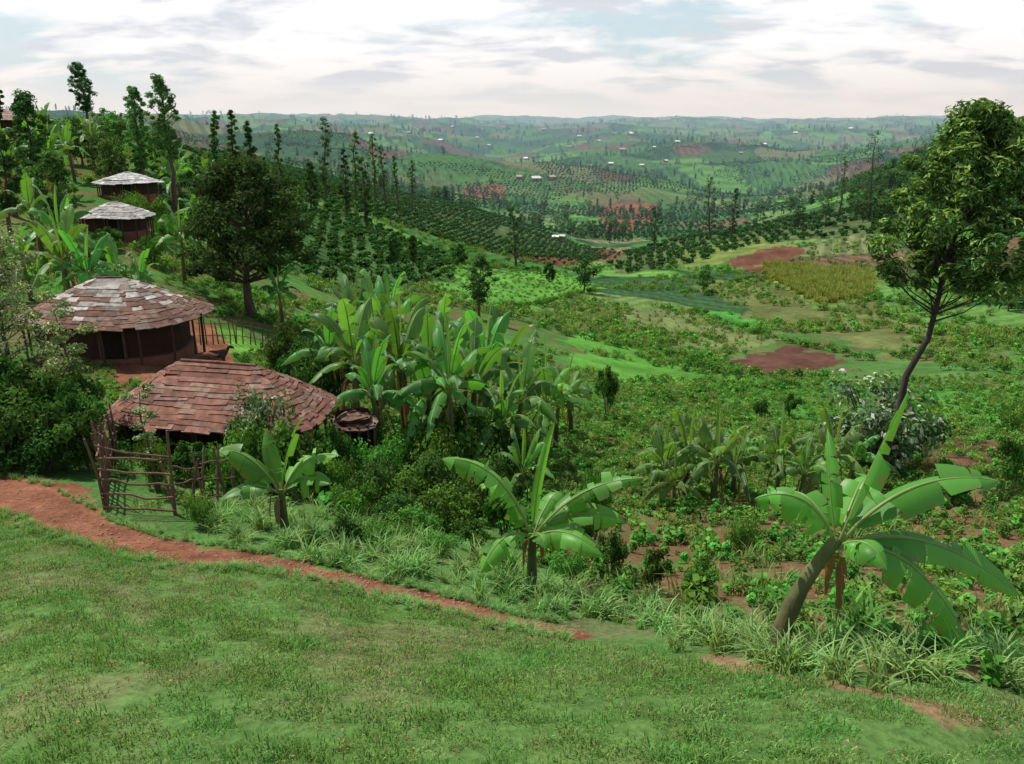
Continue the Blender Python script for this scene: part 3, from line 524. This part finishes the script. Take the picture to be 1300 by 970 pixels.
# coffee plantations
def cof(seed,n,ls): return bush(seed,7,n,ls,(.036,.098,.03),1,1.0)
CF=[cof(800,80,.3),cof(801,80,.3),cof(802,77,.32)]
x,y=rowfill(hillP,1.9,3.9,.35,.1);x2,y2=rowfill(slopeP,3.4,4.4,.5);x3,y3=rowfill(redP,3.4,3.8,.5);x4,y4=rowfill(hill2P,1.9,3.1,.2,.12)
x=np.concatenate([x,x4,x2,x3]);y=np.concatenate([y,y4,y2,y3]);s=np.concatenate([np.full(len(x)-len(x2)-len(x3),.95),np.full(len(x2),1.4),np.full(len(x3),.8)])
k=(fbm(x/25,y/25,98,2)>.2);x,y,s=x[k],y[k],s[k]
scatter('coffee_bushes',CF,onground(x,y),rng.uniform(0,6.28,len(x)),s*rng.uniform(.7,1.15,len(x)))
gx,gy=np.meshgrid(np.arange(-420,620,4.2),np.arange(370,1300,7));a=.4;gx,gy=(gx*math.cos(a)-(gy-900)*math.sin(a)).ravel(),(gx*math.sin(a)+(gy-900)*math.cos(a)+900).ravel()
k=(fbm(gx/80,gy/80,99,2)>.57)&(gy>370)&(np.abs(gx/gy)<.6);gx,gy=gx[k],gy[k];gx=gx+rng.normal(size=len(gx))*.6;gy=gy+rng.normal(size=len(gy))*.6
scatter('far_coffee_bushes',CF,onground(gx,gy),rng.uniform(0,6.28,len(gx)),rng.uniform(.8,1.6,len(gx)))
hx=[];hy=[]
for L in [[(1090,372),(1160,392),(1230,408),(1320,430)],[(1060,395),(1130,402),(1200,420)],[(880,395),(930,415),(985,432),(1100,458)],[(760,436),(840,445),(930,475)],[(830,440),(890,470),(940,478),(1040,482)],[(800,512),(900,500),(1010,490)],[(1200,470),(1330,480)],[(985,335),(1110,385)],[(1090,345),(1300,395)],[(860,372),(960,352)],[(1150,300),(1300,340)],[(560,335),(640,340),(720,348)],[(640,392),(700,385),(760,368)]]:
    Q=[G(*p)[:2] for p in L]
    for a,b in zip(Q[:-1],Q[1:]):
        m=int(np.hypot(*(b-a))/.8)+1;t=rng.random(m)[:,None];q=a+(b-a)*t+rng.normal(size=(m,2))*.35;hx+=list(q[:,0]);hy+=list(q[:,1])
hx=np.array(hx);hy=np.array(hy);scatter('terrace_hedges',weed[:2],onground(hx,hy),rng.uniform(0,6.28,len(hx)),rng.uniform(1.2,3.0,len(hx)))
# ------------------------------------------------------------ huts
def se(phi,rx,ry,e):
    c,s=np.cos(phi),np.sin(phi);k=(np.abs(c)**e+np.abs(s)**e)**(-1/e);return np.stack([rx*c*k,ry*s*k],-1)
def roofmesh(seed,rx,ry,h,e,rows_,ridge,sheet,cols,top=None):
    rg=np.random.default_rng(seed);mb=MB()
    def pt(ph,s):
        ed=se(np.array([ph]),rx,ry,e)[0];r0=np.array([np.clip(ed[0],-ridge,ridge),0.]);xy=r0*(1-s)+ed*s
        sag=.05*math.sin(ph*3+seed)*s
        return np.array([xy[0],xy[1],h*(1-s**1.12)+sag])
    n=48;V=[];
    for s in np.linspace(0.02,.985,8):
        for k in range(n): V.append(pt(2*np.pi*k/n,s)-[0,0,.05])
    i,j=np.meshgrid(np.arange(7),np.arange(n),indexing='ij');j2=(j+1)%n
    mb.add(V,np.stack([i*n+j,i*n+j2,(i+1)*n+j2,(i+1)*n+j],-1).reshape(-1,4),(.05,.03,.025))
    for r in range(rows_):
        s0=r/rows_;s1=(r+1)/rows_;per=2*np.pi*((rx+ry)/2)*max(s1,.15);m=max(6 if ridge<1 else 14,int(per/sheet));off=rg.random()
        jt=rg.uniform(-.35,.35,m+1)*2*np.pi/m;jt[-1]=jt[0]
        for k in range(m):
            a=(k+off)*2*np.pi/m+jt[k];b=(k+1+off)*2*np.pi/m+.02+jt[k+1];l=rg.uniform(.0,.03);sb=s1+.05*rg.random()+.01;sb2=sb+rg.uniform(-.02,.02)
            q=[pt(a,s0),pt(b,s0),pt(b,sb2)+[0,0,.015+l],pt(a,sb)+[0,0,.015+rg.uniform(0,.03)]]
            c=np.array(cols[rg.integers(0,len(cols))])*rg.uniform(.7,1.2)
            if top is not None and s1<top[0]+rg.uniform(-.4,.35): c=np.array(top[1])*rg.uniform(.4,1.2)
            mb.add(q,[[3,2,1,0]],c)
            mb.add([q[3],q[2],q[2]-[0,0,.035],q[3]-[0,0,.035]],[[0,1,2,3]],c*.5)
    tube(mb,[[-ridge,0,h+.005],[0,0,h+.02],[ridge,0,h]],.05,np.array(cols[0])*.9,0,6)
    return mb.mesh('roof',[M_tin])
RUST=[(.17,.09,.062),(.145,.078,.055),(.19,.11,.08),(.125,.068,.05),(.21,.15,.115)]
def hut(u,y,rx,ry,wall,rh,e,rz,rows_,sheet,cols,seed,top=None,name='mud_hut',ridge=.3,wc=(.05,.025,.018),zoff=0,wf=.74):
    p=at(u,y)+[0,0,zoff];E=bpy.data.objects.new(name,None);E.location=p;E.rotation_euler=(0,0,rz);scene.collection.objects.link(E)
    obj('roof',roofmesh(seed,rx,ry,rh,e,rows_,ridge,sheet,cols,top),(0,0,wall),parent=E)
    rg=np.random.default_rng(seed+1);mb=MB();n=56;ph=np.linspace(0,2*np.pi,n,endpoint=False);ed=se(ph,rx*wf,ry*wf,max(e,3))
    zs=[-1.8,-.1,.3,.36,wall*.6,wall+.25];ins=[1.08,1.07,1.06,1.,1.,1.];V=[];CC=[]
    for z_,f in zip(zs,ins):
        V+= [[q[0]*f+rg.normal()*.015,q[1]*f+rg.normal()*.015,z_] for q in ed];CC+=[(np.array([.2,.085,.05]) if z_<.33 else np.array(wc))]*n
    i,j=np.meshgrid(np.arange(5),np.arange(n),indexing='ij');j2=(j+1)%n
    Fq=np.stack([i*n+j,i*n+j2,(i+1)*n+j2,(i+1)*n+j],-1).reshape(-1,4)
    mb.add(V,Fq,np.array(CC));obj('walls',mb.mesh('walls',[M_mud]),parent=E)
    mb=MB()
    for k in range(16):
        q=se(np.array([2*np.pi*k/16+.1]),rx*.9,ry*.9,e)[0];tube(mb,[[q[0],q[1],-1.6],[q[0]+.02,q[1],wall*.5],[q[0],q[1],wall+.1]],.045,(.07,.05,.035),0,6)
    obj('posts',mb.mesh('posts',[M_wood]),parent=E)
    mb=MB();yf=-ry*wf*1.0;dx=rx*.15;dt=min(1.62,wall-.05)
    for a,b,c_,d_,yy,col in [(-.42,.42,.3,dt,-.05,(.02,.014,.01)),(-.5,-.42,.3,dt+.08,-.1,(.1,.065,.04)),(.42,.5,.3,dt+.08,-.1,(.1,.065,.04)),(-.5,.5,dt,dt+.1,-.12,(.1,.065,.04))]:
        V=[[dx+a,yf+yy,c_],[dx+b,yf+yy,c_],[dx+b,yf+yy,d_],[dx+a,yf+yy,d_],[dx+a,yf+.1,c_],[dx+b,yf+.1,c_],[dx+b,yf+.1,d_],[dx+a,yf+.1,d_]]
        mb.add(V,[[0,1,2,3],[1,5,6,2],[4,0,3,7],[3,2,6,7]],col)
    obj('door',mb.mesh('door',[M_wood]),parent=E);return E
hut(152,32,3.75,2.7,1.75,1.45,2.3,.1,12,.36,RUST,900,top=(.5,(.38,.34,.3)),ridge=.5)
hut(288,22,3.2,2.0,1.15,1.3,3.2,-.22,13,.3,[(.21,.095,.065),(.185,.085,.058),(.23,.11,.078),(.24,.15,.11)],910,ridge=1.2,zoff=.2)
hut(452,24,.75,.75,1.3,.35,4,.3,4,.4,RUST,920,ridge=.1,name='storage_hut',zoff=.3)
WT=[(.36,.33,.3),(.42,.4,.37),(.3,.26,.23)]
hut(150,57,2.6,2.0,1.3,.95,2.4,0,6,.5,WT,930,ridge=.3);hut(167,69,2.8,2.0,1.3,.8,2.4,0,6,.5,[(.5,.49,.46),(.42,.4,.38)],940,ridge=.3,zoff=.45)
hut(8,95,3.2,2.6,1.5,1.1,2.4,0,5,.7,[(.3,.2,.16),(.36,.25,.2)],950,ridge=.6,zoff=1.4)
def house(u,v,w,col,k):
    p=G(u,v);E=bpy.data.objects.new('farmhouse',None);E.location=p;E.rotation_euler=(0,0,rng.uniform(-.9,.9));scene.collection.objects.link(E)
    d=w*.6;h=w*.3;mb=MB();mb.add([[-w/2,-d/2,-3],[w/2,-d/2,-3],[w/2,d/2,-3],[-w/2,d/2,-3],[-w/2,-d/2,h],[w/2,-d/2,h],[w/2,d/2,h],[-w/2,d/2,h]],[[0,1,5,4],[1,2,6,5],[2,3,7,6],[3,0,4,7]],(.25,.18,.13));
    mb.add([[-w*.05,-d/2-.05,0],[w*.08,-d/2-.05,0],[w*.08,-d/2-.05,h*.75],[-w*.05,-d/2-.05,h*.75]],[[0,1,2,3]],(.04,.03,.03));obj('walls',mb.mesh('walls',[M_mud]),parent=E)
    a=w*.56;b=d*.62;mb=MB();mb.add([[-a,-b,h*.95],[a,-b,h*.95],[a,b,h*.95],[-a,b,h*.95],[-a*.9,0,h*1.75],[a*.9,0,h*1.75]],[[0,1,5,4],[2,3,4,5]],col);mb.add([[-w/2,-d/2,h],[-w/2,d/2,h],[-w/2,0,h*1.7],[w/2,-d/2,h],[w/2,d/2,h],[w/2,0,h*1.7]],[[0,1,2],[3,4,5]],(.35,.27,.2))
    obj('roof',mb.mesh('roof',[M_tin]),parent=E)
for k,(u,v,w) in enumerate([(668,203,9),(680,230,9),(660,227,8),(705,303,3),(714,302,2.6),(790,192,11),(830,188,8),(735,175,13),(690,166,14),(1010,170,13),(560,180,11),(905,178,11),(970,185,9),(815,212,7),(748,212,6),(1080,165,14),(620,186,10),(640,163,15),(470,172,11),(575,163,14),(700,228,7),(775,210,7),(860,182,9),(722,188,9),(760,180,11),(845,206,7),(520,170,13),(800,172,14),(605,176,11),(940,196,8)]): house(u,v,w*rng.uniform(.75,1.15),[(.7,.7,.68),(.55,.53,.5),(.33,.26,.22)][k%3],k)
# ------------------------------------------------------------ stick fences and gate
def fence(name,pts,seed,hgt_=1.5,rails=5,step=.45,lean=.12,r=.03):
    rg=np.random.default_rng(seed);mb=MB();Q=[np.array(p,float) for p in pts];o=Q[0].copy()
    for a,b in zip(Q[:-1],Q[1:]):
        L=np.hypot(*(b-a)[:2]);m=max(1,int(L/step))
        for k in range(m+1):
            p=a+(b-a)*k/m;z=float(Hh(p[0],p[1]));h=hgt_*rg.uniform(.8,1.15);l=rg.normal(size=2)*lean
            P=np.array([[p[0],p[1],z-.25],[p[0]+l[0]*.4,p[1]+l[1]*.4,z+h*.5],[p[0]+l[0],p[1]+l[1],z+h]])-o;P[1,:2]+=rg.normal(size=2)*.03
            tube(mb,P,[r*1.2,r,r*.75],np.array([.17,.105,.07])*rg.uniform(.6,1.2),0,6)
        for k in range(rails):
            f=(k+.7)/rails;n_=6;t=np.linspace(-.04,1.04,n_)[:,None];P=a+(b-a)*t;zz=Hh(P[:,0],P[:,1]);P[:,2]=zz+hgt_*f*.9+rg.normal(size=n_)*.025+rg.normal()*.04+t[:,0]*rg.normal()*.1;P[:,1]-=.04
            tube(mb,P-o,r*.7,np.array([.2,.12,.08])*rg.uniform(.7,1.2),0,5)
    return obj(name,mb.mesh(name,[M_wood]),o)
fence('stick_gate',[at(137,14.8),at(222,15.2)],1,1.75,6,.75,.08,.034)
fence('stick_fence',[at(225,15.4),at(262,16),at(300,17)],2,1.4,3,.3,.3)
fence('stick_fence',[at(465,19.5),at(500,20)],3,1.4,3,.3,.15)
fence('stick_fence',[at(255,36),at(300,38),at(350,40)],4,1.3,2,.35,.1)
fence('stick_fence',[at(135,14.8),at(140,17.5),at(150,20)],5,1.5,3,.35,.15)
# ------------------------------------------------------------ animals (brown goats in the yard)
def goat(p,rz,sc,col,graze):
    Vv=[(0,0,.5),(.16,0,.52),(.32,0,.53),(-.16,0,.53),(-.3,0,.52),(-.42,0,.5)]
    E=[(0,1),(1,2),(0,3),(3,4),(4,5)];Rr=[.15,.15,.13,.14,.12,.03]
    def chain(root,pts,rs):
        pr=root
        for q,r_ in zip(pts,rs): Vv.append(q);Rr.append(r_);E.append((pr,len(Vv)-1));pr=len(Vv)-1
        return pr
    if graze: hd=chain(2,[(.45,0,.45),(.54,0,.28),(.6,0,.17),(.64,0,.06)],[.075,.055,.06,.03])
    else: hd=chain(2,[(.44,0,.64),(.5,0,.76),(.58,0,.77),(.7,0,.71)],[.075,.055,.06,.03])
    e0=len(Vv)-3
    for s in (-1,1):
        chain(e0+1 if graze else e0+1,[(Vv[e0+1][0]-.03,s*.1,Vv[e0+1][2]+.05)],[.014])
        chain(2,[(.3,s*.09,.38),(.31,s*.09,.22),(.3,s*.09,.02)],[.055,.028,.022])
        chain(4,[(-.26,s*.1,.38),(-.36,s*.1,.24),(-.32,s*.1,.02)],[.075,.03,.022])
    chain(5,[(-.46,0,.58)],[.02])
    me=bpy.data.meshes.new('goat');me.from_pydata(Vv,E,[]);o=bpy.data.objects.new('goat',me);scene.collection.objects.link(o)
    md=o.modifiers.new('skin','SKIN')
    for k,r_ in enumerate(Rr): me.skin_vertices[0].data[k].radius=(r_,r_)
    me.skin_vertices[0].data[0].use_root=True
    sb=o.modifiers.new('sub','SUBSURF');sb.levels=1;sb.render_levels=2
    m=bpy.data.materials.new('goat_hair');m.use_nodes=True;nt=m.node_tree;b=nt.nodes['Principled BSDF'];nz=nt.nodes.new('ShaderNodeTexNoise');nz.inputs['Scale'].default_value=6;cr=nt.nodes.new('ShaderNodeValToRGB');cr.color_ramp.elements[0].color=(*[c*.5 for c in col],1);cr.color_ramp.elements[1].color=(*[min(1,c*1.6) for c in col],1);nt.links.new(nz.outputs[0],cr.inputs[0]);nt.links.new(cr.outputs[0],b.inputs['Base Color']);b.inputs['Roughness'].default_value=.9
    me.materials.append(m);o.location=p;o.rotation_euler=(0,0,rz);o.scale=(sc,)*3
g=at(262,30.5);goat(g,3.4,1.15,(.13,.05,.028),True);g2=at(274,31.5);goat(g2,.25,1.15,(.08,.04,.025),False)
# ------------------------------------------------------------ haze, light, sky, camera
me=bpy.data.meshes.new('haze');a=9300;y0=190
me.from_pydata([(-a,y0,-260),(a,y0,-260),(a,a,-260),(-a,a,-260),(-a,y0,260),(a,y0,260),(a,a,260),(-a,a,260)],[],[(3,2,1,0),(4,5,6,7),(0,1,5,4),(1,2,6,5),(2,3,7,6),(3,0,4,7)])
m,nt=newmat('air_haze');vs=N(nt,'ShaderNodeVolumeScatter');vs.inputs['Color'].default_value=(.5,.74,1,1);vs.inputs['Density'].default_value=.00019;vs.inputs['Anisotropy'].default_value=.15
o=N(nt,'ShaderNodeOutputMaterial');nt.links.new(vs.outputs[0],o.inputs['Volume']);me.materials.append(m);obj('haze',me)
el,az=math.radians(60),math.radians(-55)
sd=Vector((math.sin(az)*math.cos(el),math.cos(az)*math.cos(el),math.sin(el)))
ld=bpy.data.lights.new('sun','SUN');ld.energy=5.0;ld.angle=math.radians(.6);ld.color=(1,.96,.88);lo=bpy.data.objects.new('sun',ld);lo.rotation_euler=sd.to_track_quat('Z','Y').to_euler();lo.location=(0,0,50);scene.collection.objects.link(lo)
w=bpy.data.worlds.new('World');scene.world=w;w.use_nodes=True;nt=w.node_tree;nt.nodes.clear();l=nt.links
sk=N(nt,'ShaderNodeTexSky',sky_type='NISHITA');sk.sun_disc=False;sk.sun_elevation=el;sk.sun_rotation=az
tc=N(nt,'ShaderNodeTexCoord');sx=N(nt,'ShaderNodeSeparateXYZ');l.new(tc.outputs['Generated'],sx.inputs[0])
ab=N(nt,'ShaderNodeMath',operation='ABSOLUTE');l.new(sx.outputs[2],ab.inputs[0])
ad=N(nt,'ShaderNodeMath',operation='ADD');l.new(ab.outputs[0],ad.inputs[0]);ad.inputs[1].default_value=.22
dv=N(nt,'ShaderNodeVectorMath',operation='DIVIDE');cx=N(nt,'ShaderNodeCombineXYZ');
for k in range(3): l.new(ad.outputs[0],cx.inputs[k])
l.new(tc.outputs['Generated'],dv.inputs[0]);l.new(cx.outputs[0],dv.inputs[1])
def nz(sc,loc,det=7,ro=.55):
    mp=N(nt,'ShaderNodeMapping');mp.inputs['Location'].default_value=loc;mp.inputs['Scale'].default_value=(1,1.4,0);l.new(dv.outputs[0],mp.inputs[0])
    q=N(nt,'ShaderNodeTexNoise');q.inputs['Scale'].default_value=sc;q.inputs['Detail'].default_value=det;q.inputs['Roughness'].default_value=ro;q.inputs['Distortion'].default_value=.2;l.new(mp.outputs[0],q.inputs['Vector']);return q
n1=nz(1.2,(3.1,1.2,0),7,.55);n2=nz(2.1,(9.1,4.2,0),8,.6)
r1=N(nt,'ShaderNodeValToRGB');r1.color_ramp.elements[0].position=.38;r1.color_ramp.elements[1].position=.47;l.new(n1.outputs[0],r1.inputs[0])
r2=N(nt,'ShaderNodeValToRGB');r2.color_ramp.elements[0].position=.4;r2.color_ramp.elements[0].color=(7.4,7.8,8.6,1);r2.color_ramp.elements[1].position=.52;r2.color_ramp.elements[1].color=(11.4,11.7,12.2,1);l.new(n2.outputs[0],r2.inputs[0])
hz=N(nt,'ShaderNodeMapRange');l.new(ab.outputs[0],hz.inputs[0]);hz.inputs[1].default_value=.0;hz.inputs[2].default_value=.05;hz.inputs[3].default_value=.9;hz.inputs[4].default_value=0
skb=N(nt,'ShaderNodeMix',data_type='RGBA');skb.inputs[0].default_value=.65;l.new(sk.outputs[0],skb.inputs[6]);skb.inputs[7].default_value=(7.4,9.3,10.4,1)
mx=N(nt,'ShaderNodeMix',data_type='RGBA');l.new(r1.outputs[0],mx.inputs[0]);l.new(skb.outputs[2],mx.inputs[6]);l.new(r2.outputs[0],mx.inputs[7])
m2=N(nt,'ShaderNodeMix',data_type='RGBA');l.new(hz.outputs[0],m2.inputs[0]);l.new(mx.outputs[2],m2.inputs[6]);m2.inputs[7].default_value=(11.8,12.9,14.6,1)
# unseen sky above the frame faded to dimmer blue, added to cut ambient light
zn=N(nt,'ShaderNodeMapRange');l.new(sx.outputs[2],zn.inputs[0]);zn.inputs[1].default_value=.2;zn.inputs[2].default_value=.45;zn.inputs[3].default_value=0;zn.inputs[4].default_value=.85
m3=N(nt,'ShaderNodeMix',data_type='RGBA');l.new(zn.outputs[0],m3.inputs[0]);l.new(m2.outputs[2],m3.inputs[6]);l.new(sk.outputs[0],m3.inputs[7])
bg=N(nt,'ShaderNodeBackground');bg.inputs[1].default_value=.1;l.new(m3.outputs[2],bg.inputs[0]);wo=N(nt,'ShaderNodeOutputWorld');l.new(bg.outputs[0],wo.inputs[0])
cd=bpy.data.cameras.new('camera');cd.lens=28;cd.sensor_width=36;cd.shift_y=-45/1300;cd.clip_start=.1;cd.clip_end=30000
co=bpy.data.objects.new('camera',cd);co.rotation_euler=(math.pi/2-PT,0,0);scene.collection.objects.link(co);scene.camera=co
scene.view_settings.view_transform='Standard';scene.view_settings.look='None';scene.view_settings.exposure=0
